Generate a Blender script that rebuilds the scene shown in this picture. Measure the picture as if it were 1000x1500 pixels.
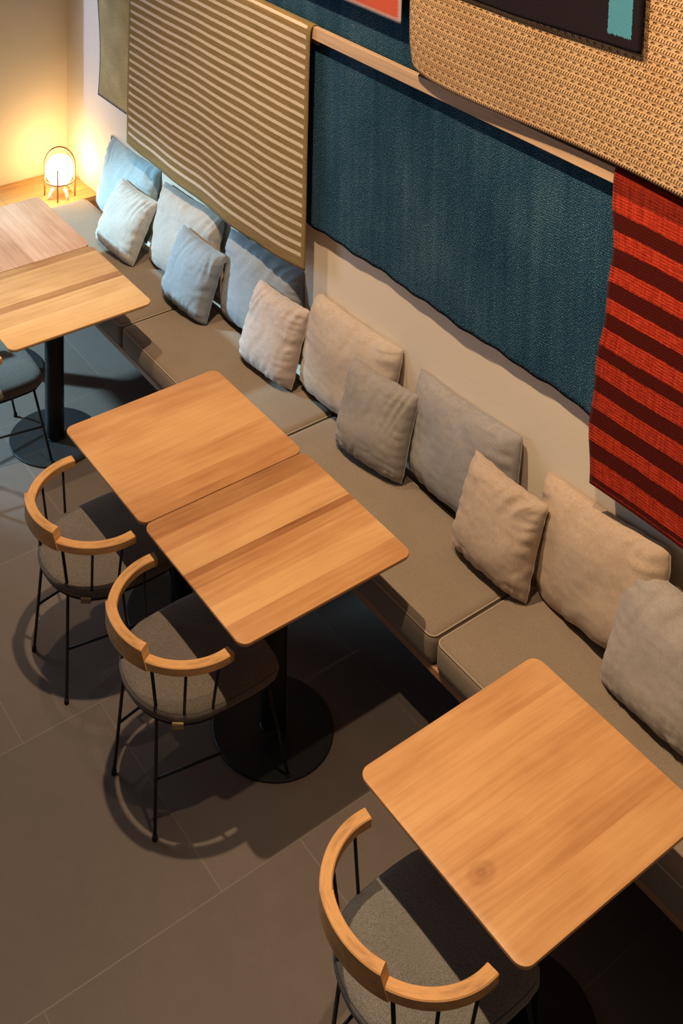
import bpy, bmesh, math, random
from mathutils import Vector, Matrix, noise

S = bpy.context.scene
for o in list(bpy.data.objects):
    bpy.data.objects.remove(o)
C = S.collection
R = math.radians
PI = math.pi

# ------------------------------------------------------------------ camera
def make_camera():
    yaw, pitch, roll = 2.54535, 0.11602, 0.012977
    f, px, py = 1832.386, 348.367, -365.738
    fwd = Vector((math.cos(pitch)*math.cos(yaw), math.cos(pitch)*math.sin(yaw), -math.sin(pitch)))
    r = fwd.cross(Vector((0, 0, 1))).normalized()
    u = r.cross(fwd)
    r2 = r*math.cos(roll)+u*math.sin(roll)
    u2 = u*math.cos(roll)-r*math.sin(roll)
    cd = bpy.data.cameras.new('camera')
    co = bpy.data.objects.new('camera', cd)
    C.objects.link(co)
    m = Matrix((r2, u2, -fwd)).transposed().to_4x4()
    m.translation = (3.59756, -3.22182, 4.02944)
    co.matrix_world = m
    cd.sensor_fit = 'HORIZONTAL'
    cd.sensor_width = 36
    cd.lens = 36*f/1000
    cd.shift_x = (500-px)/1000
    cd.shift_y = -(750-py)/1000
    cd.clip_start = .05
    S.camera = co
make_camera()

# ------------------------------------------------------------------ light
S.view_settings.view_transform = 'Standard'
S.view_settings.look = 'None'
S.view_settings.gamma = 1
S.view_settings.exposure = 0.12
S.view_settings.use_curve_mapping = False

wd = bpy.data.worlds.new('world')
S.world = wd
wd.use_nodes = True
wd.node_tree.nodes['Background'].inputs[0].default_value = (1.0, .86, .74, 1)
wd.node_tree.nodes['Background'].inputs[1].default_value = .075

def spot(name, loc, target, power, size, color, blend=.6, radius=.04):
    l = bpy.data.lights.new(name, 'SPOT')
    l.energy = power; l.spot_size = R(size); l.spot_blend = blend
    l.shadow_soft_size = radius; l.color = color
    o = bpy.data.objects.new(name, l)
    C.objects.link(o)
    o.location = loc
    o.rotation_euler = (Vector(target)-Vector(loc)).to_track_quat('-Z', 'Y').to_euler()
    return o
def area(name, loc, target, power, sx, sy, color, spread=180):
    l = bpy.data.lights.new(name, 'AREA')
    l.shape = 'RECTANGLE'; l.size = sx; l.size_y = sy; l.energy = power; l.color = color; l.spread = R(spread)
    o = bpy.data.objects.new(name, l)
    C.objects.link(o)
    o.location = loc
    o.rotation_euler = (Vector(target)-Vector(loc)).to_track_quat('-Z', 'Y').to_euler()
    return o
WARM = (1.0, .73, .46)
spot('ceiling_spot', (-1.25, -1.39, 4.8), (-1.3, -.35, 1.0), 270, 50, (1.0, .75, .49), .9)
spot('ceiling_spot', (.27, -1.39, 4.8), (.35, -.35, 1.0), 500, 86, WARM, .7)
spot('ceiling_spot', (1.60, -1.42, 4.8), (1.85, -.25, 1.0), 270, 62, WARM, .8)
# added cool fill beams past the far wall's end, and weak daylight through the opening
spot('cool_fill_spot', (-4.3, -2.93, 2.56), (-1.95, -.45, 0), 1500, 36, (.46, .80, 1.0), .6, .10)
spot('cool_fill_spot', (-4.3, -2.93, 2.56), (-3.0, .2, 1.45), 260, 22, (.52, .66, 1.0), .8, .06)
area('window_daylight', (-4.1, -2.9, 1.8), (0, -.9, .5), 42, 1.4, 1.8, (.60, .76, 1.0))

# ------------------------------------------------------------------ node helpers
class V:
    def __init__(s, g, k): s.g = g; s.k = k
    def __add__(s, o): return s.g.m('ADD', s, o)
    __radd__ = __add__
    def __sub__(s, o): return s.g.m('SUBTRACT', s, o)
    def __rsub__(s, o): return s.g.m('SUBTRACT', o, s)
    def __mul__(s, o): return s.g.m('MULTIPLY', s, o)
    __rmul__ = __mul__
    def __truediv__(s, o): return s.g.m('DIVIDE', s, o)
    def __lt__(s, o): return s.g.m('LESS_THAN', s, o)
    def __gt__(s, o): return s.g.m('GREATER_THAN', s, o)
class G:
    def __init__(s, name):
        s.mat = bpy.data.materials.new(name); s.mat.use_nodes = True
        s.t = s.mat.node_tree; s.n = s.t.nodes; s.l = s.t.links
        s.b = s.n['Principled BSDF']
    def put(s, sock, v):
        if isinstance(v, V): s.l.new(v.k, sock)
        elif isinstance(v, (tuple, list)): sock.default_value = tuple(v)+((1,) if len(v) == 3 and len(sock.default_value) == 4 else ())
        else: sock.default_value = v
    def m(s, op, a, b=0., c=None):
        n = s.n.new('ShaderNodeMath'); n.operation = op
        s.put(n.inputs[0], a); s.put(n.inputs[1], b)
        if c is not None: s.put(n.inputs[2], c)
        return V(s, n.outputs[0])
    def co(s, which='Object'):
        n = s.n.new('ShaderNodeTexCoord'); return V(s, n.outputs[which])
    def sep(s, v):
        n = s.n.new('ShaderNodeSeparateXYZ'); s.put(n.inputs[0], v)
        return [V(s, n.outputs[i]) for i in range(3)]
    def vec(s, x, y, z=0.):
        n = s.n.new('ShaderNodeCombineXYZ')
        for i, q in enumerate((x, y, z)): s.put(n.inputs[i], q)
        return V(s, n.outputs[0])
    def noise(s, v, scale=1., detail=3., rough=.5, dist=0.):
        n = s.n.new('ShaderNodeTexNoise'); s.put(n.inputs['Vector'], v)
        n.inputs['Scale'].default_value = scale; n.inputs['Detail'].default_value = detail
        n.inputs['Roughness'].default_value = rough; n.inputs['Distortion'].default_value = dist
        return V(s, n.outputs['Fac'] if 'Fac' in n.outputs else n.outputs[0])
    def white(s, v):
        n = s.n.new('ShaderNodeTexWhiteNoise'); n.noise_dimensions = '3D'; s.put(n.inputs['Vector'], v)
        return V(s, n.outputs['Value'])
    def ramp(s, f, stops, interp='LINEAR'):
        n = s.n.new('ShaderNodeValToRGB'); s.put(n.inputs[0], f)
        r = n.color_ramp; r.interpolation = interp
        while len(r.elements) < len(stops): r.elements.new(.5)
        for e, (p, c) in zip(r.elements, stops):
            e.position = p; e.color = tuple(c)+(1,) if not isinstance(c, (int, float)) else (c, c, c, 1)
        return V(s, n.outputs[0])
    def mix(s, f, a, b, mode='MIX'):
        n = s.n.new('ShaderNodeMix'); n.data_type = 'RGBA'; n.blend_type = mode
        s.put(n.inputs[0], f); s.put(n.inputs[6], a); s.put(n.inputs[7], b)
        return V(s, n.outputs[2])
    def smooth(s, v, a, b):
        n = s.n.new('ShaderNodeMapRange'); n.interpolation_type = 'SMOOTHSTEP'
        s.put(n.inputs[0], v); n.inputs[1].default_value = a; n.inputs[2].default_value = b
        return V(s, n.outputs[0])
    def bump(s, h, strength=.5, dist=.01):
        n = s.n.new('ShaderNodeBump'); s.put(n.inputs['Height'], h)
        n.inputs['Strength'].default_value = strength; n.inputs['Distance'].default_value = dist
        s.l.new(n.outputs[0], s.b.inputs['Normal'])
    def out(s, col, rough=.6, metal=0., spec=.4, sheen=0.):
        s.put(s.b.inputs['Base Color'], col); s.put(s.b.inputs['Roughness'], rough)
        s.b.inputs['Metallic'].default_value = metal
        s.b.inputs['Specular IOR Level'].default_value = spec
        if sheen:
            s.b.inputs['Sheen Weight'].default_value = sheen; s.b.inputs['Sheen Roughness'].default_value = .5
        return s.mat

def hexc(r, g, b):
    f = lambda c: (c/255/12.92) if c/255 <= .04045 else ((c/255+.055)/1.055)**2.4
    return (f(r), f(g), f(b))

def plain(name, col, rough=.5, metal=0., spec=.4):
    g = G(name)
    n = g.noise(g.co(), 60, 3)
    c = g.mix(n, tuple(v*.9 for v in col), tuple(min(1, v*1.08) for v in col))
    return g.out(c, rough, metal, spec)

def plaster(name, col):
    g = G(name); p = g.co()
    n = g.noise(p, 1.3, 4); n2 = g.noise(p, 55, 4)
    g.bump(g.noise(p, 9, 5)*.6+n2*.4, .12, .01)
    return g.out(g.mix(n, tuple(v*.95 for v in col), col), .85, 0, .2)

def wood_top(name, boards, seed, axis='Y', tone=(.61, .325, .135), knots=()):
    """boards: (end position 0..1 across the top, tint) ; width .632"""
    g = G(name); x, y, z = g.sep(g.co())
    if axis == 'X': x, y = y, x
    u = (x+.316)/.632 if axis == 'Y' else (x+.363)/.726
    stops = []; prev = 0.
    for e, tnt in boards:
        stops.append((prev, tnt)); prev = e
    tint = g.ramp(u, stops, 'CONSTANT')
    tb, = [g.m('ADD', tint, 0.)]
    bid = tb*37.+seed
    bend = g.noise(g.vec(x*3., y*1.0, seed), 1.2, 2)*.045
    grain = g.noise(g.vec((x+bend)*30., y*1.1, bid), 2.2, 6, .62, .25)
    fine = g.noise(g.vec(x*260., y*7., bid), 1., 3, .6)
    blot = g.noise(g.vec(x*6., y*2.6, bid*2.), 1.4, 3)
    k = tb*1.02+(grain-.5)*.66+(blot-.5)*.55+(fine-.5)*.14-.07
    for (kx, ky, kr) in knots:
        dx = (x-kx)/kr; dy = (y-ky)/(kr*1.5)
        d = g.m('SQRT', dx*dx+dy*dy)
        ring = g.m('SINE', d*9.)*.10+.35
        k = k-g.smooth(d, 1.3, .35)*ring*.8
    dark = (tone[0]*.40, tone[1]*.27, tone[2]*.22)
    mid = (tone[0]*.80, tone[1]*.72, tone[2]*.66)
    light = (tone[0]*1.12, tone[1]*1.22, tone[2]*1.25)
    col = g.ramp(k, [(0., dark), (.22, tuple(a*.5+b*.5 for a, b in zip(dark, mid))), (.48, mid), (.74, tone), (1., light)])
    g.bump(grain*.5+fine*.5, .10, .002)
    return g.out(col, .42, 0, .35)

def wood_simple(name, tone, axis='X', scale=1.):
    g = G(name); x, y, z = g.sep(g.co())
    if axis == 'Y': x, y = y, x
    if axis == 'Z': x, z = z, x
    gr = g.noise(g.vec(x*1.6*scale, y*34*scale, z*34*scale), 1.2, 5, .6, .3)
    fi = g.noise(g.vec(x*8, y*300, z*300), 1., 2)
    k = gr*.75+fi*.25
    col = g.ramp(k, [(.2, tuple(v*.52 for v in tone)), (.5, tone), (.8, tuple(min(1, v*1.3) for v in tone))])
    g.bump(k, .1, .002)
    return g.out(col, .45, 0, .35)

def arm_wood(name, tone):
    """ash bent rail: uv.x runs along the grain"""
    g = G(name); u, v, _ = g.sep(g.co('UV'))
    gr = g.noise(g.vec(u*7., v*90.), 1., 5, .6, .4)
    k = gr*.8+g.noise(g.vec(u*30, v*700), 1, 2)*.2
    col = g.ramp(k, [(.25, tuple(q*.5 for q in tone)), (.5, tone), (.75, tuple(min(1, q*1.3) for q in tone))])
    g.bump(k, .15, .002)
    return g.out(col, .45, 0, .35)

def linen(name, col, weave=1., rough=.9, slub=.22, sheen=.15, warp2=None):
    g = G(name); u, v, _ = g.sep(g.co('UV'))
    a = g.noise(g.vec(u*520, v*40), 1., 3, .6)
    b = g.noise(g.vec(u*40, v*520), 1., 3, .6)
    big = g.noise(g.vec(u*7, v*7), 1., 3)
    w = (a+b)*.5
    lo = tuple(q*(1-slub) for q in col); hi = tuple(min(1, q*(1+slub)) for q in col)
    c = g.mix(g.smooth(w, .3, .7), lo, hi)
    c = g.mix(g.smooth(big, .3, .7)*.35, c, warp2 or lo)
    wr = g.noise(g.vec(u*9, v*16), 1., 4, .55, .6)
    g.bump(w*.8*weave+wr*.35, .32, .005)
    return g.out(c, rough, 0, .15, sheen)

def canvas(name, c1, c2, sc=700., nz=420):
    g = G(name); x, y, z = g.sep(g.co())
    a = g.m('SINE', x*sc*2)*.5+.5; b = g.m('SINE', (y+z)*sc*2)*.5+.5
    n = g.noise(g.co(), nz, 3, .7); n2 = g.noise(g.co(), 5, 3)
    c = g.mix(g.smooth(n, .35, .65), c1, c2)
    c = g.mix(g.smooth(n2, .3, .7)*.25, c, tuple(q*.75 for q in c1))
    g.bump(a*b*.5+n*.8, .22, .002)
    return g.out(c, .92, 0, .12, .1)

def floor_mat():
    g = G('stone_tile'); x, y, z = g.sep(g.co())
    W, L = .82, .92
    cx = (x+.12)/W
    k = g.m('FLOOR', cx)
    r = g.m('FLOORED_MODULO', k, 3.)
    cy = (y+.34+r*.613)/L
    fy = g.m('FRACT', cy); fx = g.m('FRACT', cx); j = g.m('FLOOR', cy)
    dx = g.m('MINIMUM', fx, 1.-fx)*W; dy = g.m('MINIMUM', fy, 1.-fy)*L
    d = g.m('MINIMUM', dx, dy)
    gro = 1.-g.smooth(d, .0012, .0026)
    rnd = g.white(g.vec(k, j, 3.))
    n = g.noise(g.co(), 2.2, 5, .6, .3); n2 = g.noise(g.co(), 220, 3, .7); n3 = g.noise(g.co(), 18, 4)
    base = g.mix(n*.6+rnd*.25+n3*.2, (.088, .068, .058), (.158, .124, .105))
    base = g.mix(g.smooth(n2, .3, .75)*.35, base, (.17, .148, .13))
    col = g.mix(gro, base, (.18, .152, .13))
    g.bump(n2*.25+n3*.35-gro*1.2, .22, .003)
    return g.out(col, n3*.15+.40, 0, .35)

# ------------------------------------------------------------------ mesh helpers
def link(name, bm, mat=None, parent=None, smooth=True, angle=None):
    me = bpy.data.meshes.new(name)
    bmesh.ops.recalc_face_normals(bm, faces=bm.faces)
    bm.to_mesh(me); bm.free()
    if smooth:
        for p in me.polygons: p.use_smooth = True
        if angle is not None:
            me.set_sharp_from_angle(angle=R(angle))
    o = bpy.data.objects.new(name, me)
    C.objects.link(o)
    if mat: me.materials.append(mat)
    if parent: o.parent = parent
    return o
def tag(o, label=None, cat=None, group=None, kind=None):
    if label: o['label'] = label
    if cat: o['category'] = cat
    if group: o['group'] = group
    if kind: o['kind'] = kind
    return o
def thing(name, loc, label, cat, group=None, rz=0):
    o = bpy.data.objects.new(name, None); C.objects.link(o)
    o.empty_display_size = .1
    o.location = loc; o.rotation_euler = (0, 0, rz)
    return tag(o, label, cat, group)
def rbox(x0, x1, y0, y1, z0, z1, bev=.003, seg=2, bm=None):
    bm2 = bmesh.new()
    bmesh.ops.create_cube(bm2, size=1)
    for v in bm2.verts:
        v.co = ((x0+x1)/2+v.co.x*(x1-x0), (y0+y1)/2+v.co.y*(y1-y0), (z0+z1)/2+v.co.z*(z1-z0))
    if bev: bmesh.ops.bevel(bm2, geom=bm2.edges[:], offset=bev, segments=seg, profile=.5, affect='EDGES')
    if bm is None: return bm2
    me = bpy.data.meshes.new('tmp'); bm2.to_mesh(me); bm2.free(); bm.from_mesh(me); bpy.data.meshes.remove(me)
    return bm
def tube(pts, r, seg=10, bm=None, closed=False, cap=True):
    bm = bm or bmesh.new()
    P = [Vector(p) for p in pts]; n = len(P)
    rr = r if isinstance(r, (list, tuple)) else [r]*n
    rings = []; prev = None
    for i, p in enumerate(P):
        if closed: t = (P[(i+1) % n]-P[i-1]).normalized()
        else: t = (P[min(i+1, n-1)]-P[max(i-1, 0)]).normalized()
        if prev is None:
            a = Vector((0, 0, 1)) if abs(t.z) < .9 else Vector((1, 0, 0))
            nrm = (a-t*a.dot(t)).normalized()
        else: nrm = (prev-t*prev.dot(t)).normalized()
        prev = nrm; b = t.cross(nrm)
        rings.append([bm.verts.new(p+(nrm*math.cos(2*PI*k/seg)+b*math.sin(2*PI*k/seg))*rr[i]) for k in range(seg)])
    for i in range(n if closed else n-1):
        a, c = rings[i], rings[(i+1) % n]
        for k in range(seg): bm.faces.new((a[k], a[(k+1) % seg], c[(k+1) % seg], c[k]))
    if cap and not closed:
        bm.faces.new(rings[0]); bm.faces.new(rings[-1])
    return bm
def lathe(prof, seg=48, bm=None, cx=0, cy=0):
    bm = bm or bmesh.new(); rings = []
    for r, z in prof:
        if r < 1e-6: rings.append([bm.verts.new((cx, cy, z))])
        else: rings.append([bm.verts.new((cx+r*math.cos(2*PI*k/seg), cy+r*math.sin(2*PI*k/seg), z)) for k in range(seg)])
    for a, b in zip(rings, rings[1:]):
        for k in range(seg):
            q = (k+1) % seg
            if len(a) == 1 and len(b) == 1: continue
            if len(a) == 1: bm.faces.new((a[0], b[k], b[q]))
            elif len(b) == 1: bm.faces.new((a[k], a[q], b[0]))
            else: bm.faces.new((a[k], a[q], b[q], b[k]))
    return bm
def slab(outline, prof):
    """outline: list of (x,y) ccw; prof: list of (inset, z)"""
    bm = bmesh.new(); n = len(outline); nor = []
    for i in range(n):
        a = Vector(outline[i-1]); c = Vector(outline[(i+1) % n]); t = (c-a).normalized()
        nor.append(Vector((t.y, -t.x)))
    rings = []
    for ins, z in prof:
        rings.append([bm.verts.new((outline[i][0]-nor[i].x*ins, outline[i][1]-nor[i].y*ins, z)) for i in range(n)])
    for a, b in zip(rings, rings[1:]):
        for k in range(n): bm.faces.new((a[k], a[(k+1) % n], b[(k+1) % n], b[k]))
    for ring in (rings[0], rings[-1]):
        bm.faces.new(ring)
    return bm
def rrect(x0, x1, y0, y1, r, seg=8):
    o = []
    for cx, cy, a0 in ((x1-r, y0+r, -90), (x1-r, y1-r, 0), (x0+r, y1-r, 90), (x0+r, y0+r, 180)):
        for k in range(seg+1):
            a = R(a0+90*k/seg); o.append((cx+r*math.cos(a), cy+r*math.sin(a)))
    return o
def cushion_box(x0, x1, y0, y1, z0, z1, r, puff=.01, n=(28, 16, 6), seed=0., wob=.003):
    bm = bmesh.new()
    nx, ny, nz = n
    def P(i, j, k):
        def ax(t, n_, a, b):
            # denser sampling towards the edges
            t = t/n_; t = .5-.5*math.cos(PI*t); return a+(b-a)*t
        p = Vector((ax(i, nx, x0, x1), ax(j, ny, y0, y1), ax(k, nz, z0, z1)))
        c = Vector((min(max(p.x, x0+r), x1-r), min(max(p.y, y0+r), y1-r), min(max(p.z, z0+r), z1-r)))
        d = p-c
        if d.length > 1e-9: q = c+d.normalized()*r
        else: q = p
        sx = (q.x-x0)/(x1-x0)*2-1; sy = (q.y-y0)/(y1-y0)*2-1; sz = (q.z-z0)/(z1-z0)
        pf = max(0, 1-abs(sx)**4)*max(0, 1-abs(sy)**3)
        w = noise.noise(Vector((q.x*4, q.y*4, seed)))*wob
        q.z += (puff*pf+w)*sz
        q.y -= max(0, (1-abs(sx)**6))*(1-(2*sz-1)**2)*puff*.6*(1 if sy < -.5 else 0)
        return q
    cache = {}
    def vv(i, j, k):
        if (i, j, k) not in cache: cache[(i, j, k)] = bm.verts.new(P(i, j, k))
        return cache[(i, j, k)]
    for i in range(nx):
        for j in range(ny):
            for k in (0, nz): bm.faces.new((vv(i, j, k), vv(i+1, j, k), vv(i+1, j+1, k), vv(i, j+1, k)))
    for i in range(nx):
        for k in range(nz):
            for j in (0, ny): bm.faces.new((vv(i, j, k), vv(i+1, j, k), vv(i+1, j, k+1), vv(i, j, k+1)))
    for j in range(ny):
        for k in range(nz):
            for i in (0, nx): bm.faces.new((vv(i, j, k), vv(i, j+1, k), vv(i, j+1, k+1), vv(i, j, k+1)))
    return bm

# ------------------------------------------------------------------ materials
M_wall = plaster('cream_plaster', (.80, .69, .56))
M_far = plaster('warm_plaster', (.80, .66, .47))
M_floor = floor_mat()
M_black = plain('black_steel', (.012, .012, .013), .42, .3)
M_disc = plain('black_powder_coat', (.014, .016, .018), .5, .2)
M_rail = wood_simple('pale_oak', (.62, .40, .24), 'X')
M_shelf = wood_simple('honey_oak', (.55, .30, .10), 'Y')
M_frame = wood_simple('bench_oak', (.42, .22, .12), 'X')
M_arm = arm_wood('ash_wood', (.62, .33, .13))
M_bench = canvas('taupe_upholstery', (.205, .156, .112), (.305, .240, .178))
M_seat = canvas('mottled_charcoal_upholstery', (.085, .070, .060), (.22, .185, .155), 800)
M_seatD = canvas('grey_upholstery', (.10, .095, .09), (.26, .24, .215), 800)
M_pipe = plain('piping_cord', (.36, .30, .22), .85)
M_pipe_dark = plain('dark_piping_cord', (.05, .05, .05), .8)
M_leather = plain('tan_leather', (.28, .19, .10), .7)
M_rubber = plain('black_rubber', (.01, .01, .01), .8)

# ------------------------------------------------------------------ setting
WY = .20; FX = -3.33
o = link('floor', rbox(FX-1.6, 5.2, -5.0, WY+.15, -.1, 0, 0), M_floor, smooth=False); tag(o, kind='structure')
o = link('wall_right', rbox(FX-.15, 5.2, WY, WY+.15, 0, 5.0, 0), M_wall, smooth=False); tag(o, kind='structure')
# far wall with a window opening further left
FE = -.40
bm = rbox(FX-.15, FX, FE, WY, 0, 5.0, 0)
rbox(FX-.15, FX, -5.0, FE, 3.2, 5.0, 0, bm=bm)
rbox(FX-.15, FX, -5.0, -4.2, 0, 3.2, 0, bm=bm)
o = link('wall_far', bm, M_far, smooth=False); tag(o, kind='structure')
M_win = plain('dark_window_frame', (.05, .045, .04), .5)
bm = rbox(FX-.11, FX-.04, -4.2, -4.14, 0, 3.2, .003)
rbox(FX-.11, FX-.04, FE-.05, FE, 0, 3.2, .003, bm=bm)
rbox(FX-.11, FX-.04, -4.14, FE-.05, 3.14, 3.2, .003, bm=bm)
rbox(FX-.11, FX-.04, -4.14, FE-.05, 0, .06, .003, bm=bm)
rbox(FX-.10, FX-.05, -2.52, -2.46, .06, 3.14, .003, bm=bm)
o = link('window_1', bm, M_win, smooth=False); tag(o, kind='structure')

# ------------------------------------------------------------------ bench
b = thing('wall_bench', (0, -.1, 0), 'long low wooden bench base under the taupe seat cushions along the wall', 'bench')
link('seat_board', rbox(-2.885, 3.2, -.272, .298, .292, .322, .003), M_frame, b, False)
link('plinth', rbox(-2.8, 3.1, .06, .295, 0, .292, .002), M_black, b, False)
XS = [-2.885, -1.56, -.448, .705, 1.86, 3.0]
labs = ['taupe bench cushion touching the wooden corner shelf with the lamp',
        'taupe bench cushion behind the twin tables, between the far table pair and the middle seam',
        'taupe bench cushion in the middle, beside the nearer half of the twin tables',
        'taupe bench cushion beside the nearest single table, with an exposed rounded front corner',
        'taupe bench cushion at the right edge, mostly hidden past the nearest table']
for i in range(5):
    x0, x1 = XS[i]+.004, XS[i+1]-.004
    cx = (x0+x1)/2
    t = thing('bench_cushion', (cx, -.1, .322), labs[i], 'cushion', 'seat cushions along the bench')
    h = (x1-x0)/2
    link('cushion_pad', cushion_box(-h, h, -.285, .20, .001, .128, .032, .008, (40, 20, 8), i*3.1), M_bench, t)
    ring = []
    for (px_, py_) in rrect(-h+.0052, h-.0052, -.2805, .1945, .028, 6):
        ring.append((px_, py_, .1155))
    link('piping', tube(ring, .0032, 6, closed=True), M_pipe, t)

# wooden shelf in the far corner
t = thing('corner_shelf', (-3.11, -.6, 0), 'honey oak shelf ledge filling the corner under the glowing lamp', 'shelf')
for k, (a, c_) in enumerate(((-.6, -.165), (-.163, .272), (.274, .795))):
    link('shelf_board', rbox(-.215, .215, a, c_, .40, .43, .002), M_shelf, t, False)
link('shelf_body', rbox(-.213, .200, -.6, .795, 0, .40, .002), M_shelf, t, False)

# ------------------------------------------------------------------ tables
TOP = .74
def table(name_label, x0, y0, mat, group=None):
    w, d = .632, .726
    t = thing('dining_table', (x0+w/2, y0+d/2, 0), name_label, 'table', group)
    ol = rrect(-w/2, w/2, -d/2, d/2, .036, 8)
    link('table_top', slab(ol, [(.012, TOP-.019), (.004, TOP-.016), (0, TOP-.009), (0, TOP-.002), (.0006, TOP-.0006), (.002, TOP)]), mat, t, True, 30)
    link('under_frame', rbox(-.16, .16, -.035, .035, TOP-.034, TOP-.019, .002), M_black, t, False)
    link('column', lathe([(0, .012), (.048, .012), (.048, .018), (.046, .02), (.046, TOP-.034), (0, TOP-.034)], 40), M_black, t, True, 40)
    link('base_disc', lathe([(0, .0005), (.218, .0005), (.219, .002), (.219, .008), (.216, .0115), (.06, .0125), (0, .0125)], 96), M_disc, t, True, 30)
    return t
W1 = wood_top('maple_boards_far', [(.09, .22), (.30, .46), (.46, .56), (.54, .26), (.72, .72), (1, .96)], 3.)
W1a = wood_top('maple_boards_corner', [(.30, .66), (.56, .50), (.78, .72), (1, .60)], 9., 'X', (.64, .36, .235))  # pinkish cast of the light on this top is put into its tone
W2a = wood_top('maple_boards_back', [(.22, .66), (.36, .78), (.60, .84), (.80, .72), (.93, .56), (1, .48)], 14.)
W2b = wood_top('maple_boards_front', [(.14, .34), (.25, .58), (.44, .84), (.49, .28), (.56, .52), (.70, .70), (.85, .92), (1, .62)], 21.)
W3 = wood_top('maple_boards_near', [(.18, .68), (.34, .80), (.58, .72), (.80, .66), (1, .74)], 33., knots=((.085, -.275, .03),))
table('maple table top lit pinkish, farthest left of the tables and nearest the glowing lamp', -1.864-.636, -1.115, W1a)
table('maple table of the far pair with broad dark and light boards', -1.864, -1.115, W1)
table('maple table forming the farther half of the middle pair of tables, lit evenly golden', -.636, -1.150, W2a)
table('maple table forming the nearer half of the middle pair, with a dark streak across it', 0, -1.150, W2b)
table('maple table standing alone nearest the camera, with a small knot in its top', 1.164, -1.115, W3)

# ------------------------------------------------------------------ chairs
def arc_bar(a0, a1, ri, ro, z0, z1, n=28, bm=None, slant0=0., slant1=0., taper=None, bev=.003):
    """angles measured from the back (-y) counter-clockwise seen from above"""
    bm = bm or bmesh.new(); uvl = bm.loops.layers.uv.verify(); rings = []
    for i in range(n+1):
        s = i/n
        rin, rout = ri, ro
        if taper: rin, rout = ri+taper*s*s, ro-taper*s*s*.2
        prof = [(rin, z0+bev), (rin+bev, z0), (rout-bev, z0), (rout, z0+bev), (rout, z1-bev), (rout-bev, z1), (rin+bev, z1), (rin, z1-bev)]
        ring = []
        for (r, z) in prof:
            a = a0+(a1-a0)*s
            f = (z-z0)/(z1-z0)
            a += (slant0*(1-s)+slant1*s)*f
            ring.append(bm.verts.new((r*math.sin(a), -r*math.cos(a), z)))
        rings.append(ring)
    L = abs(a1-a0)*ro
    vv = [0]; 
    for i in range(n):
        for k in range(8):
            q = (k+1) % 8
            f = bm.faces.new((rings[i][k], rings[i][q], rings[i+1][q], rings[i+1][k]))
            for lp, (uu, v_) in zip(f.loops, ((i, k), (i, k+1), (i+1, k+1), (i+1, k))):
                lp[uvl].uv = (uu/n*L, v_*.013)
    for ring in (rings[0], rings[-1]):
        f = bm.faces.new(ring)
        for lp in f.loops: lp[uvl].uv = (lp.vert.co.x*3, lp.vert.co.z)
    return bm
def stack(rings_):
    bm = bmesh.new(); R_ = [[bm.verts.new((x, y, z)) for x, y in ol] for ol, z in rings_]
    n = len(R_[0])
    for a, b in zip(R_, R_[1:]):
        for k in range(n): bm.faces.new((a[k], a[(k+1) % n], b[(k+1) % n], b[k]))
    bm.faces.new(R_[0]); bm.faces.new(R_[-1])
    return bm
def seat_outline(k=1.):
    pts = []
    # rounded back, nearly square front
    ctrl = []
    for a in range(0, 181, 6):
        t_ = R(a)
        ctrl.append((-.222*math.cos(t_), -.215*math.sin(t_)**.9 if a not in (0, 180) else 0.))
    front = [(.226, .05), (.228, .12), (.226, .19), (.218, .235), (.195, .262), (.16, .274), (.10, .280), (.03, .283),
             (-.03, .283), (-.10, .280), (-.16, .274), (-.195, .262), (-.218, .235), (-.226, .19), (-.228, .12), (-.226, .05)]
    return [(x*k, (y-.03)*k+.03) for x, y in ctrl+front]
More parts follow.
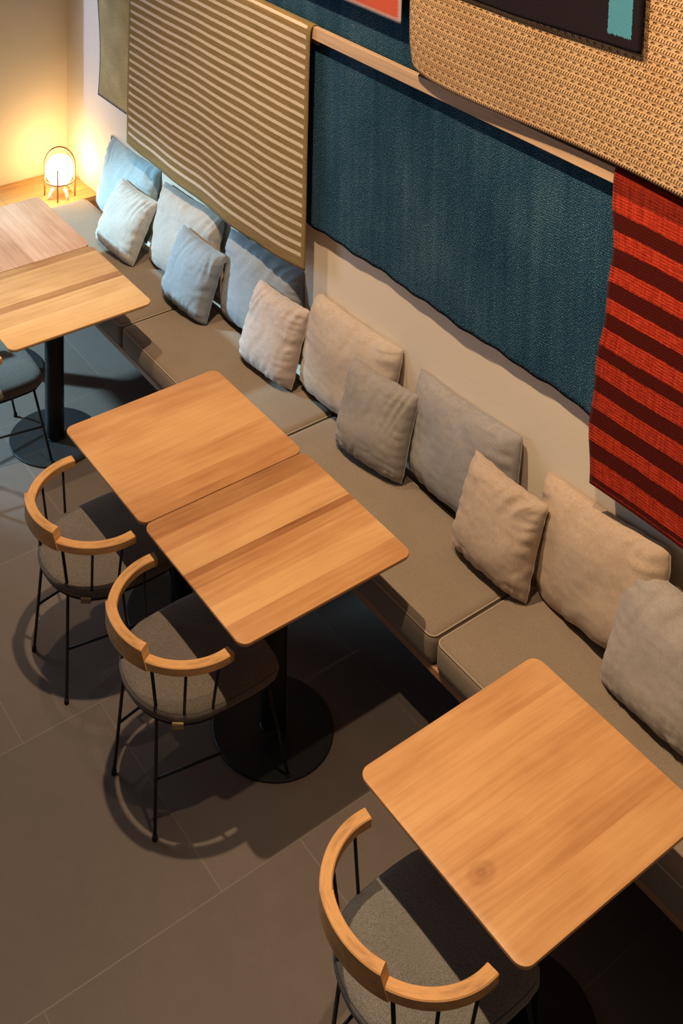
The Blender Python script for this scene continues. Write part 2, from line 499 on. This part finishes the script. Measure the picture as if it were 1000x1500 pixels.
def chair(loc, rz, label, seatmat):
    t = thing('armchair', loc, label, 'chair', 'black wire armchairs with wooden rails', rz)
    ol = seat_outline()
    s = link('seat', stack([(seat_outline(k_), z_) for k_, z_ in ((.88, .412), (.95, .414), (.985, .421), (1., .434), (.995, .447), (.965, .457), (.88, .4635), (.7, .469), (.4, .473), (.12, .474))]), seatmat, t)
    ring = [(x*.975, (y-.03)*.975+.03, .450) for x, y in ol]
    link('piping', tube(ring, .003, 6, closed=True), M_pipe_dark, s)
    ol2 = seat_outline(.93)
    link('seat_ring', tube([(x, y, .408) for x, y in ol2], .006, 8, closed=True), M_black, t)
    # bent ash rails
    zt = .655; zb = .624
    for s_ in (1, -1):
        a = link('arm_rail', arc_bar(s_*R(27), s_*R(97), .227, .262, zb, zt, taper=-.002), M_arm, t, True, 30)
    link('back_rail', arc_bar(R(-32), R(32), .229, .266, zb-.002, zt+.036, 24, slant0=R(5), slant1=R(-5)), M_arm, t, True, 30)
    rt = .245
    for s_ in (1, -1):
        top = Vector((s_*rt*math.sin(R(33)), -rt*math.cos(R(33)), zb+.004))
        mid = Vector((s_*.108, -.170, .408)); foot = Vector((s_*.140, -.192, .012))
        lg = link('leg', tube([top, mid+Vector((0, 0, .02)), mid, foot], .0062, 8), M_black, t)
        link('foot_cap', lathe([(0, 0), (.009, 0), (.009, .016), (.0065, .022), (0, .022)], 12, cx=foot.x, cy=foot.y), M_rubber, lg)
        ftop = Vector((s_*.190, .215, .408)); ff = Vector((s_*.208, .300, .012))
        lg = link('leg', tube([ftop, ff], .0062, 8), M_black, t)
        link('foot_cap', lathe([(0, 0), (.009, 0), (.009, .016), (.0065, .022), (0, .022)], 12, cx=ff.x, cy=ff.y), M_rubber, lg)
        p1 = mid+(foot-mid)*.52; p2 = ftop+(ff-ftop)*.52
        link('stretcher', tube([p1, p2], .005, 8), M_black, t)
        for ang, ab in ((60, 58), (86, 84)):
            tp = Vector((s_*rt*math.sin(R(ang)), -rt*math.cos(R(ang)), zb+.004))
            bp = Vector((s_*.210*math.sin(R(ab)), -.205*math.cos(R(ab)), .404))
            link('spindle', tube([tp, bp], .0052, 8), M_black, t)
    st = link('strap', rbox(-.019, .019, -.005, .006, -.010, .010, .003), M_leather, t, False)
    st.location = (.186, -.136, .421)
    st.rotation_euler = (0, 0, R(56))
    return t
chair((.300, -1.160, 0), 0, 'black wire armchair at the nearer half of the middle table pair beside a base disc', M_seat)
chair((-.322, -1.172, 0), 0, 'black wire armchair at the farther half of the middle table pair', M_seat)
chair((1.457, -1.145, 0), 0, 'black wire armchair with grey seat at the single table, nearest the camera', M_seatD)
chair((-1.592, -1.145, 0), 0, 'black wire armchair at the left frame edge beside the far table pair', M_seat)

# ------------------------------------------------------------------ pillows
def pillow(q, w, h, tf, tb, mat, label, seed, large, concave=.055):
    x, y, yaw, lean, roll, z = q
    t = thing('large_throw_pillow' if large else 'small_throw_pillow', (x, y, z), label, 'pillow',
              'large back pillows along the wall' if large else 'small pillows leaning in front')
    u = Vector((math.cos(yaw), math.sin(yaw), 0)); bk = Vector((-math.sin(yaw), math.cos(yaw), 0))
    v = Vector((0, 0, math.cos(lean)))+bk*math.sin(lean)
    u2 = u*math.cos(roll)+v*math.sin(roll); v2 = v*math.cos(roll)-u*math.sin(roll)
    nf = u2.cross(v2)          # towards the room (-y)
    rnd = random.Random(seed)
    N = 56
    def pt(i, j, side):
        s = -math.cos(PI*i/N) if False else (2*i/N-1); tt = 2*j/N-1
        s = s*(1.5-.5*s*s) if abs(s) < 1 else s
        tt = tt*(1.5-.5*tt*tt) if abs(tt) < 1 else tt
        cs = concave*(1+.5*noise.noise(Vector((seed, 1.3, .2)))); ct = concave*(1+.6*noise.noise(Vector((seed, 7.7, .4))))
        rc = .045*(s*tt)**6
        X = w/2*s*(1-cs*(1-tt*tt)*s*s-rc)
        Y = h/2*tt*(1-ct*(1-s*s)*tt*tt*(1.5 if tt > 0 else .5)-rc)
        e = max(0, 1-abs(s)**3.2)*max(0, 1-abs(tt)**3.2)
        T = e**.46*(1-.10*(s*s+tt*tt))
        sag = 1+.16*(-tt)               # heavier filling near the bottom
        depth = (tf if side > 0 else tb)*T*sag
        q1 = Vector((s*2.2, tt*2.2, seed*3.7+side))
        depth += noise.noise(q1*.7)*.012*e
        # gathers running in from the seams: sharp ridged creases that fade towards the middle
        def ridge(p): return (1-abs(noise.noise(p))*2.6)
        top = math.exp(-(1-tt)*2.2); bot = math.exp(-(1+tt)*4.5); sd = math.exp(-(1-abs(s))*4.5)
        wv = noise.noise(Vector((s*1.5, tt*1.5, seed*1.1)))
        gx = ridge(Vector((s*5.5+wv*1.6-tt*.8, tt*.9, seed*1.9)))
        gy = ridge(Vector((s*.9, tt*5.5+wv*1.2, seed*2.3)))
        m_ = min(1, e*4)*1.5
        depth += (gx*(top*.011+bot*.008)+gy*sd*.008)*m_
        depth += noise.noise(Vector((s*7+wv*2, tt*13, seed)))*.0016*m_
        X += noise.noise(Vector((tt*5, seed, 3.)))*.004*abs(s); Y += noise.noise(Vector((s*5, seed, 9.)))*.004*abs(tt)
        if side < 0:
            depth = -max(depth, 0)
        return u2*X+v2*(Y+h/2)+nf*depth, (X, Y)
    bm = bmesh.new(); uvl = bm.loops.layers.uv.verify()
    grid = {}
    uvs = {}
    for side in (1, -1):
        for i in range(N+1):
            for j in range(N+1):
                rim = i in (0, N) or j in (0, N)
                if rim and side == -1: grid[(side, i, j)] = grid[(1, i, j)]; continue
                p, uv = pt(i, j, side)
                if rim:
                    p, uv = pt(i, j, 1)
                vtx = bm.verts.new(p); grid[(side, i, j)] = vtx; uvs[vtx] = uv
    for side in (1, -1):
        for i in range(N):
            for j in range(N):
                f = bm.faces.new((grid[(side, i, j)], grid[(side, i+1, j)], grid[(side, i+1, j+1)], grid[(side, i, j+1)]))
                for lp in f.loops: lp[uvl].uv = uvs[lp.vert]
    # keep everything off the wall and the seat
    for vtx in bm.verts:
        wy = vtx.co.y+y
        if wy > WY-.003: vtx.co.y = WY-.003-y
        wz = vtx.co.z+z
        if wz < .463: vtx.co.z = .463-z
    cov = link('pillow_cover', bm, mat, t)
    ring = [grid_pt for grid_pt in [pt(i, 0, 1)[0] for i in range(N)]+[pt(N, j, 1)[0] for j in range(N)]+[pt(i, N, 1)[0] for i in range(N, 0, -1)]+[pt(0, j, 1)[0] for j in range(N, 0, -1)]]
    for p in ring:
        if p.y+y > WY-.006: p.y = WY-.006-y
        if p.z+z < .466: p.z = .466-z
    link('edge_seam', tube(ring, .0026, 6, closed=True), mat, cov)
    return t
def L(n, c, **k): return linen(n, tuple(q*.84 for q in hexc(*c)), **k)
m_blue = L('light_blue_linen', (176, 196, 202))
m_pale = L('pale_grey_linen', (192, 188, 180))
m_stone = L('stone_linen', (180, 170, 162))
m_slate = L('slate_blue_linen', (142, 150, 158))
m_slate2 = L('grey_blue_linen', (150, 154, 160))
m_rose = L('rose_beige_linen', (200, 182, 174))
m_rose2 = L('rose_beige_linen_large', (200, 182, 168))
m_sage = L('sage_grey_linen', (160, 152, 146))
m_sage2 = L('sage_grey_linen_large', (164, 158, 156))
m_sand = L('sand_linen', (196, 172, 152))
m_sand2 = L('sand_linen_large', (200, 174, 150))
m_grey = L('dove_grey_linen', (176, 165, 155))
WL, HL, WS, HS = .60, .44, .37, .37
pillow([-2.433, .108, -.026, .244, .033, .46], WL, HL, .100, .05, m_blue, 'large light blue linen pillow at the far end of the bench nearest the lamp', 1., True)
pillow([-1.740, .079, .008, .227, .073, .46], WL, HL, .100, .05, m_stone, 'large stone beige linen pillow partly under the brown and cream striped rug', 2., True)
pillow([-1.092, .135, .06, .14, .054, .46], WL, HL, .100, .05, m_slate2, 'large grey blue linen pillow below the lower corner of the brown and cream striped rug', 3., True)
pillow([-.399, .101, .025, .192, .015, .46], WL, HL, .100, .05, m_rose2, 'large rose beige linen pillow below the left part of the blue rug', 4., True)
pillow([.312, .127, -.036, .130, .075, .46], WL, HL, .100, .05, m_sage2, 'large sage grey linen pillow below the middle of the blue rug', 5., True)
pillow([1.030, .087, -.101, .173, .150, .46], WL, HL, .100, .05, m_sand2, 'large sand beige linen pillow below the red striped rug', 6., True)
pillow([-2.176, -.085, .084, .47, -.027, .46], WS, HS, .092, .022, m_pale, 'small pale grey linen pillow leaning in front of the light blue pillow', 11., False)
pillow([-1.501, -.050, .094, .311, -.055, .46], WS, HS, .092, .022, m_slate, 'small slate blue linen pillow leaning below the striped rug', 12., False)
pillow([-.837, -.010, .08, .311, .012, .46], WS, HS, .092, .022, m_rose, 'small rose beige linen pillow leaning between the large grey blue and rose pillows', 13., False)
pillow([-.099, -.008, .158, .283, -.006, .46], WS, HS, .092, .022, m_sage, 'small sage grey linen pillow leaning between the large rose and sage pillows', 14., False)
pillow([.609, -.018, .023, .254, -.021, .46], WS, HS, .092, .022, m_sand, 'small sand beige linen pillow leaning between the large sage and sand pillows', 15., False)
pillow([1.348, -.050, -.10, .41, .08, .46], .42, .43, .085, .04, m_grey, 'small dove grey linen pillow at the right frame edge in front of the sand pillow', 16., False)

# ------------------------------------------------------------------ rails
def wall_rail(z0, z1, y0, y1, label, xs):
    t = thing('hanging_rail', (0, y0, z0), label, 'rail', 'oak rails for the rugs')
    link('beam', rbox(-2.75, 3.2, 0, y1-y0, 0, z1-z0, .0025), M_rail, t, False)
    for x in xs:
        link('wall_bracket', rbox(x-.02, x+.02, y1-y0, WY-y0-.0005, .01, z1-z0-.01, .002), M_black, t, False)
wall_rail(2.094, 2.153, .120, .145, 'pale oak rail on the wall above the blue rug', (-2.7, 1.9, 3.1))
wall_rail(2.96, 3.02, .122, .150, 'pale oak rail high on the wall above the picture, carrying the upper rugs', (-2.7, -1.2, .4, 1.8, 3.1))

# ------------------------------------------------------------------ rugs
def rug(name, xl, xr, path, mat, label, cat='rug', n=80, thick=.006, wav=None, bottom=None, left=None, right=None, seed=0., edges=(), extra=None):
    """path: list of (y, z) from the front bottom hem upward (and over a rail). uv in metres"""
    # resample path
    P = [Vector((0, a, b_)) for a, b_ in path]
    seglen = [(P[i+1]-P[i]).length for i in range(len(P)-1)]; tot = sum(seglen)
    m = max(12, int(tot/.014)); pts = []
    for k in range(m+1):
        s = tot*k/m; i = 0
        while i < len(seglen)-1 and s > seglen[i]: s -= seglen[i]; i += 1
        pts.append((P[i]+(P[i+1]-P[i])*min(1, s/seglen[i]), tot*k/m))
    for _ in range(2):
        pts = [pts[0]]+[((pts[i-1][0]+pts[i][0]*2+pts[i+1][0])/4, pts[i][1]) for i in range(1, len(pts)-1)]+[pts[-1]]
    bm = bmesh.new(); uvl = bm.loops.layers.uv.verify(); vs = []; uv = {}
    for i in range(n+1):
        row = []
        u = i/n
        for p, s in pts:
            f = max(0., 1-s/(tot*.8))
            x = xl+(xr-xl)*u
            if left: x += left(s)*(1-u)**3
            if right: x += right(s)*u**3
            z = p.z+(bottom(x)*f**2 if bottom else 0)
            y = p.y-(wav(x, s) if wav else 0)
            v = bm.verts.new((x, y, z)); uv[v] = (u*(xr-xl), s); row.append(v)
        vs.append(row)
    for i in range(n):
        for j in range(len(pts)-1):
            f = bm.faces.new((vs[i][j], vs[i+1][j], vs[i+1][j+1], vs[i][j+1]))
            for lp in f.loops: lp[uvl].uv = uv[lp.vert]
    o = link(name, bm, mat)
    # thickness towards the wall
    md = o.modifiers.new('thickness', 'SOLIDIFY'); md.thickness = thick; md.offset = -1
    o.location = (0, 0, 0)
    # origin at the hem centre
    c_ = Vector(((xl+xr)/2, path[0][0], path[0][1]))
    o.data.transform(Matrix.Translation(-c_)); o.location = c_
    tag(o, label, cat)
    return o

def g_rug(name):
    g = G(name); u, v, _ = g.sep(g.co('UV')); return g, u, v

# stripes brown / cream
g, u, v = g_rug('brown_cream_stripes')
W_ = 1.642
wob = (g.noise(g.vec(u*2.2, v*1.2, 4.), 1., 3)-.5)*.014+(g.noise(g.vec(u*40, v*40), 1., 2)-.5)*.004
vv_ = v+wob
fr = g.m('FRACT', (vv_-.030)/.0470)
cream = g.smooth(fr, .58, .64)*(1.-g.smooth(fr, .96, 1.0))
cream = cream*g.smooth(v, .028, .032)*g.smooth(u, .016, .019)*(1.-g.smooth(u, W_-.028, W_-.025))*(1.-g.smooth(v, 1.155, 1.16))
br = g.noise(g.vec(u*6, v*220), 1., 3)
fine = g.noise(g.vec(u*420, v*420), 1., 2, .7)
cb = g.mix(g.smooth(fine*.6+br*.4, .35, .65), hexc(112, 90, 50), hexc(158, 130, 84))
cc = g.mix(fine, hexc(196, 172, 146), hexc(232, 214, 192))
col = g.mix(cream, cb, cc)
ribs = g.m('SINE', v*900.)*.5+.5
g.bump(ribs*.4+fine*.8, .35, .003)
M_strip = g.out(col, .95, 0, .1, .1)
rug('striped_rug', -2.336, -.694, [(.092, 1.002), (.092, 1.5), (.098, 2.125), (.106, 2.160), (.132, 2.166), (.150, 2.160), (.156, 2.12), (.157, 2.06)],
    M_strip, 'brown and cream finely striped rug hanging over the rail at the left', n=110,
    wav=lambda x, s: .010*math.sin(x*5.2+.6)*max(0, 1-s/1.1)+.004*math.sin(x*13+s*3)*max(0, 1-s/1.1),
    bottom=lambda x: -.045*math.sin(PI*(x+2.336)/1.642))

# olive rug with blue edge
g, u, v = g_rug('olive_weave')
fine = g.noise(g.vec(u*380, v*120), 1., 3, .7); big = g.noise(g.vec(u*5, v*5), 1., 3)
col = g.mix(g.smooth(fine*.7+big*.3, .35, .68), hexc(140, 120, 78), hexc(206, 184, 130))
jag = (g.noise(g.vec(u*200., 1.), 1., 1)-.33)*.07
edge = g.m('MAXIMUM', v < jag, u < g.noise(g.vec(1., v*160.), 1., 1)*.022)
col = g.mix(edge, col, hexc(38, 46, 92))
g.bump(fine, .3, .003)
M_olive = g.out(col, .95, 0, .1, .1)
rug('olive_rug', -2.734, -2.09, [(.106, 1.142), (.108, 2.125), (.115, 2.155), (.132, 2.159), (.147, 2.154), (.150, 2.12), (.151, 2.06)],
    M_olive, 'olive rug with a navy stitched edge behind the left side of the striped rug', n=50,
    left=lambda s: .04*math.sin(s*6)*.6)

# blue rug
g, u, v = g_rug('deep_blue_weave')
fine = g.noise(g.vec(u*300, v*240), 1., 2, .6); vert = g.noise(g.vec(u*22, v*1.5), 1., 3); ab = g.noise(g.vec(u*3, v*2, 2.), 1., 3)
k = fine*.80+vert*.08+ab*.12
col = g.ramp(k, [(.36, hexc(4, 18, 34)), (.48, hexc(12, 56, 84)), (.56, hexc(42, 90, 114)), (.66, hexc(140, 162, 164))])
jag = (g.noise(g.vec(u*230., 1.), 1., 1)-.36)*.085
col = g.mix(v < jag, col, hexc(14, 20, 30))
weft = g.m('SINE', v*620.+fine*3.)*.5+.5
g.bump(fine*.9+weft*.4, .55, .004)
M_bluerug = g.out(col, .97, 0, .04, .04)
rug('blue_rug', -1.55, 1.10, [(.170, 1.186), (.168, 2.0), (.160, 2.9), (.158, 3.0), (.154, 3.026), (.137, 3.029), (.121, 3.026), (.115, 2.98), (.112, 2.48)],
    M_bluerug, 'deep blue rug hanging behind the oak rail in the middle of the wall', n=110,
    wav=lambda x, s: .005*math.sin(x*7)*max(0, 1-s/.9)+(.034*math.exp(-((x+.035)/.045)**2)*min(1, max(0, (s-1.0)/.12))*min(1, max(0, (1.74-s)/.1))),
    bottom=lambda x: .004*math.sin(x*19)+.003*math.sin(x*47))

# orange red rug
g, u, v = g_rug('orange_red_wool')
fine = g.noise(g.vec(u*300, v*300), 1., 3, .7)
col = g.mix(fine, hexc(176, 58, 36), hexc(226, 96, 62))
st = g.m('SINE', u*620.)*.5+.5; sv = g.m('SINE', v*620.)*.5+.5
e1 = (v < (.008+st*.014)); e2 = ((.748-u) < (.008+sv*.014))
col = g.mix(g.m('MAXIMUM', e1, e2), col, hexc(196, 178, 178))
g.bump(fine, .5, .004)
M_or = g.out(col, .95, 0, .1, .2)
rug('red_orange_rug', -.840, -.092, [(.096, 2.346), (.098, 2.9), (.101, 3.02), (.110, 3.035), (.137, 3.037), (.156, 3.034), (.163, 3.02), (.165, 2.95)],
    M_or, 'orange red rug with pale blanket stitching, only its lower corner visible above the blue rug', n=40)

# red and brown striped rug
g, u, v = g_rug('red_brown_stripes')
bnd = [(0, 1), (.021, 0), (.036, 2), (.100, 1), (.152, 2), (.216, 1), (.268, 2), (.330, 1), (.385, 2), (.450, 1), (.500, 2)]
stops = []; vmax = 1.25
zs = [1.043, 1.060, 1.078, 1.128, 1.180, 1.243, 1.300, 1.362, 1.429, 1.492, 1.547, 1.602, 1.674, 1.731, 1.797, 1.854, 1.915, 1.972, 2.036, 2.097, 2.135, 2.20]
cs = [0, 1, 0, 1] 
wob = (g.noise(g.vec(u*5, v*2, 3.), 1., 3)-.5)*.022+(g.noise(g.vec(u*90, v*60), 1., 2)-.5)*.008
q_ = (v+wob)/vmax
red, dark, brt = .5, 0., 1.
seq = [(0, .5), (.012, 0.), (.030, .85), (.098, 0.), (.160, .9), (.218, 0.), (.280, .85), (.345, 0.), (.405, .9), (.470, 0.), (.522, .95),
       (.588, 0.), (.645, 1.), (.700, 0.), (.765, 1.), (.825, 0.), (.890, 1.), (.950, 0.), (1.015, 1.), (1.075, .35), (1.150, .4)]
seq = [(a/vmax, c_) for a, c_ in seq]
band = g.ramp(q_, seq, 'CONSTANT')
fine = g.noise(g.vec(u*260, v*330), 1., 3, .7); ver = g.noise(g.vec(u*120, v*6), 1., 2)
slub = g.noise(g.vec(u*34, v*150, 5.), 1., 3, .7)
cr = g.mix(g.smooth(fine*.45+ver*.2+slub*.35, .38, .62), hexc(136, 24, 14), hexc(218, 72, 42))
cd = g.mix(g.smooth(fine, .35, .65), hexc(52, 7, 3), hexc(96, 22, 12))
col = g.mix(band, cd, cr)
tick = (g.m('SINE', v*540.) > .2)*(u < .018)
col = g.mix(tick*.55, col, hexc(60, 12, 8))
g.bump(fine*.9+(g.m('SINE', v*560.+fine*2)*.5+.5)*.4, .6, .004)
M_red = g.out(col, .97, 0, .04, .04)
rug('red_striped_rug', 0.972, 1.95, [(.102, .993), (.103, 1.6), (.107, 2.12), (.115, 2.157), (.132, 2.162), (.148, 2.156), (.152, 2.12), (.153, 2.06)],
    M_red, 'red and dark maroon broad striped rug hanging at the right below the beige rug', n=70,
    left=lambda s: .026*math.sin((s-.55)*4.6)-.004+.004*math.sin(s*23),
    wav=lambda x, s: .006*math.sin(x*8+1)*max(0, 1-s/1.0))

# beige braided rug
g, u, v = g_rug('braided_jute')
rowh = .0335
rv = v/rowh; row = g.m('FLOOR', rv); fv = g.m('FRACT', rv)
line = g.smooth(fv, .76, .82)*(1.-g.smooth(fv, .95, 1.))
par = g.m('FLOORED_MODULO', row, 2.)
P_ = .032
fu = g.m('FRACT', u/P_+row*.43)
hx = (fu-.5)*P_/.0100; hy = (fv-.62)*rowh/.0068
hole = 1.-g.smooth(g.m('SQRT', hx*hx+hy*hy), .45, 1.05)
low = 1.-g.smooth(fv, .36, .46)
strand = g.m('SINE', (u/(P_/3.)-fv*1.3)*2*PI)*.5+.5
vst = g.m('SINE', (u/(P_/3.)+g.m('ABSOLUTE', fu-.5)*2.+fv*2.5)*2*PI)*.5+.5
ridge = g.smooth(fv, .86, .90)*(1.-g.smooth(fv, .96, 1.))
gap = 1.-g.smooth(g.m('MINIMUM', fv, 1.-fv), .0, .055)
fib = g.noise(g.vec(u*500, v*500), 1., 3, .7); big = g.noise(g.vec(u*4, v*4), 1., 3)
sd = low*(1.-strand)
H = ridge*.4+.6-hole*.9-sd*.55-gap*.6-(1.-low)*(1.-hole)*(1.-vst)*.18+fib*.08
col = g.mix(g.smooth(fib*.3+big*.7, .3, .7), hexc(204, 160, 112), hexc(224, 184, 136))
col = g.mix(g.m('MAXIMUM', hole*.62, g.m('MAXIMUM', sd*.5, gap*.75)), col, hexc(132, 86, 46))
g.bump(H, 1., .007)
M_jute = g.out(col, .9, 0, .15, .1)
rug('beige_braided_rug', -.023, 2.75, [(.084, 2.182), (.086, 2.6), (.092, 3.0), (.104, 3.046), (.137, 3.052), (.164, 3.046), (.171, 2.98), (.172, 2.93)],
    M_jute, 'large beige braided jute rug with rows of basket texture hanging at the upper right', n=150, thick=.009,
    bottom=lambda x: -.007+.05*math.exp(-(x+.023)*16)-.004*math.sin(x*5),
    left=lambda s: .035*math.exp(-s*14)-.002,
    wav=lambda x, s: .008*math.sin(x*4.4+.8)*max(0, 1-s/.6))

# dark rug with cyan stripe
g, u, v = g_rug('dark_weave_cyan_stripe')
fine = g.noise(g.vec(u*300, v*300), 1., 3, .7)
col = g.mix(g.smooth(fine, .3, .7), hexc(14, 11, 18), hexc(44, 34, 40))
jw = (g.noise(g.vec(u*150., 2.), 1., 1)-.5)*.03
ju = (g.noise(g.vec(3., v*90.), 1., 1)-.5)*.010
cy = (u+ju > .952)*(u+ju < 1.048)*(v+jw > .040)
col = g.mix(cy, col, g.mix(fine, hexc(46, 116, 140), hexc(96, 164, 186)))
g.bump(fine, .5, .004)
M_dark = g.out(col, .97, 0, .04, .04)
rug('dark_rug', .010, 1.097, [(.066, 2.592), (.068, 2.9), (.076, 3.02), (.094, 3.066), (.137, 3.074), (.170, 3.068), (.182, 3.0), (.184, 2.95)],
    M_dark, 'near black rug with one cyan stripe hanging over the beige rug at the top', n=60,
    bottom=lambda x: -.022+.05*max(0, x-.55))

# ------------------------------------------------------------------ lamp
def lamp():
    cx, cy, z = -3.012, -.008, .43
    t = thing('table_lamp', (cx, cy, z), 'small glowing opal glass lantern lamp with a bent wood handle on the corner shelf', 'lamp')
    rt = Vector((.56, .83, 0)); fw = Vector((-.83, .56, 0))
    wd_ = wood_simple('cherry_wood', (.45, .22, .09), 'Z')
    ge = G('opal_glass_lit')
    ge.b.inputs['Base Color'].default_value = (1, .95, .85, 1)
    ge.b.inputs['Emission Color'].default_value = (1.0, .72, .38, 1)
    ge.b.inputs['Emission Strength'].default_value = 26
    gl = []
    for k in range(25):
        a = -PI/2+PI*k/24
        gl.append(((.083)*math.cos(a)**.7 if k not in (0, 24) else 0, .165+.088*math.sin(a)))
    link('globe', lathe(gl, 40), ge.mat, t)
    legs = []
    for d in (rt, -rt, -fw, fw):
        p = d*.092
        link('leg', tube([p+Vector((0, 0, .0)), p+Vector((0, 0, .20))], .0055, 8), wd_, t)
    ring = [(rt*math.cos(a)+fw*math.sin(a))*.090+Vector((0, 0, .105)) for a in [2*PI*k/40 for k in range(40)]]
    link('ring', tube(ring, .005, 8, closed=True), wd_, t)
    arch = []
    for k in range(25):
        a = PI*k/24
        arch.append(rt*(.092*math.cos(a))+Vector((0, 0, .195+.115*math.sin(a))))
    link('handle', tube(arch, .006, 8), wd_, t)
    ws = plain('white_enamel', (.85, .8, .7), .4)
    # arched white feet below the globe
    for d in (rt+fw, rt-fw):
        d = d.normalized(); c2 = []
        for k in range(17):
            a = PI*k/16
            c2.append(d*(.078*math.cos(a))+Vector((0, 0, .006+.062*math.sin(a))))
        link('foot_arch', tube(c2, .010, 8), ws, t)
    link('globe_cup', lathe([(0, .066), (.03, .068), (.052, .085), (.054, .085), (.032, .064), (0, .062)], 32), ws, t)
lamp()
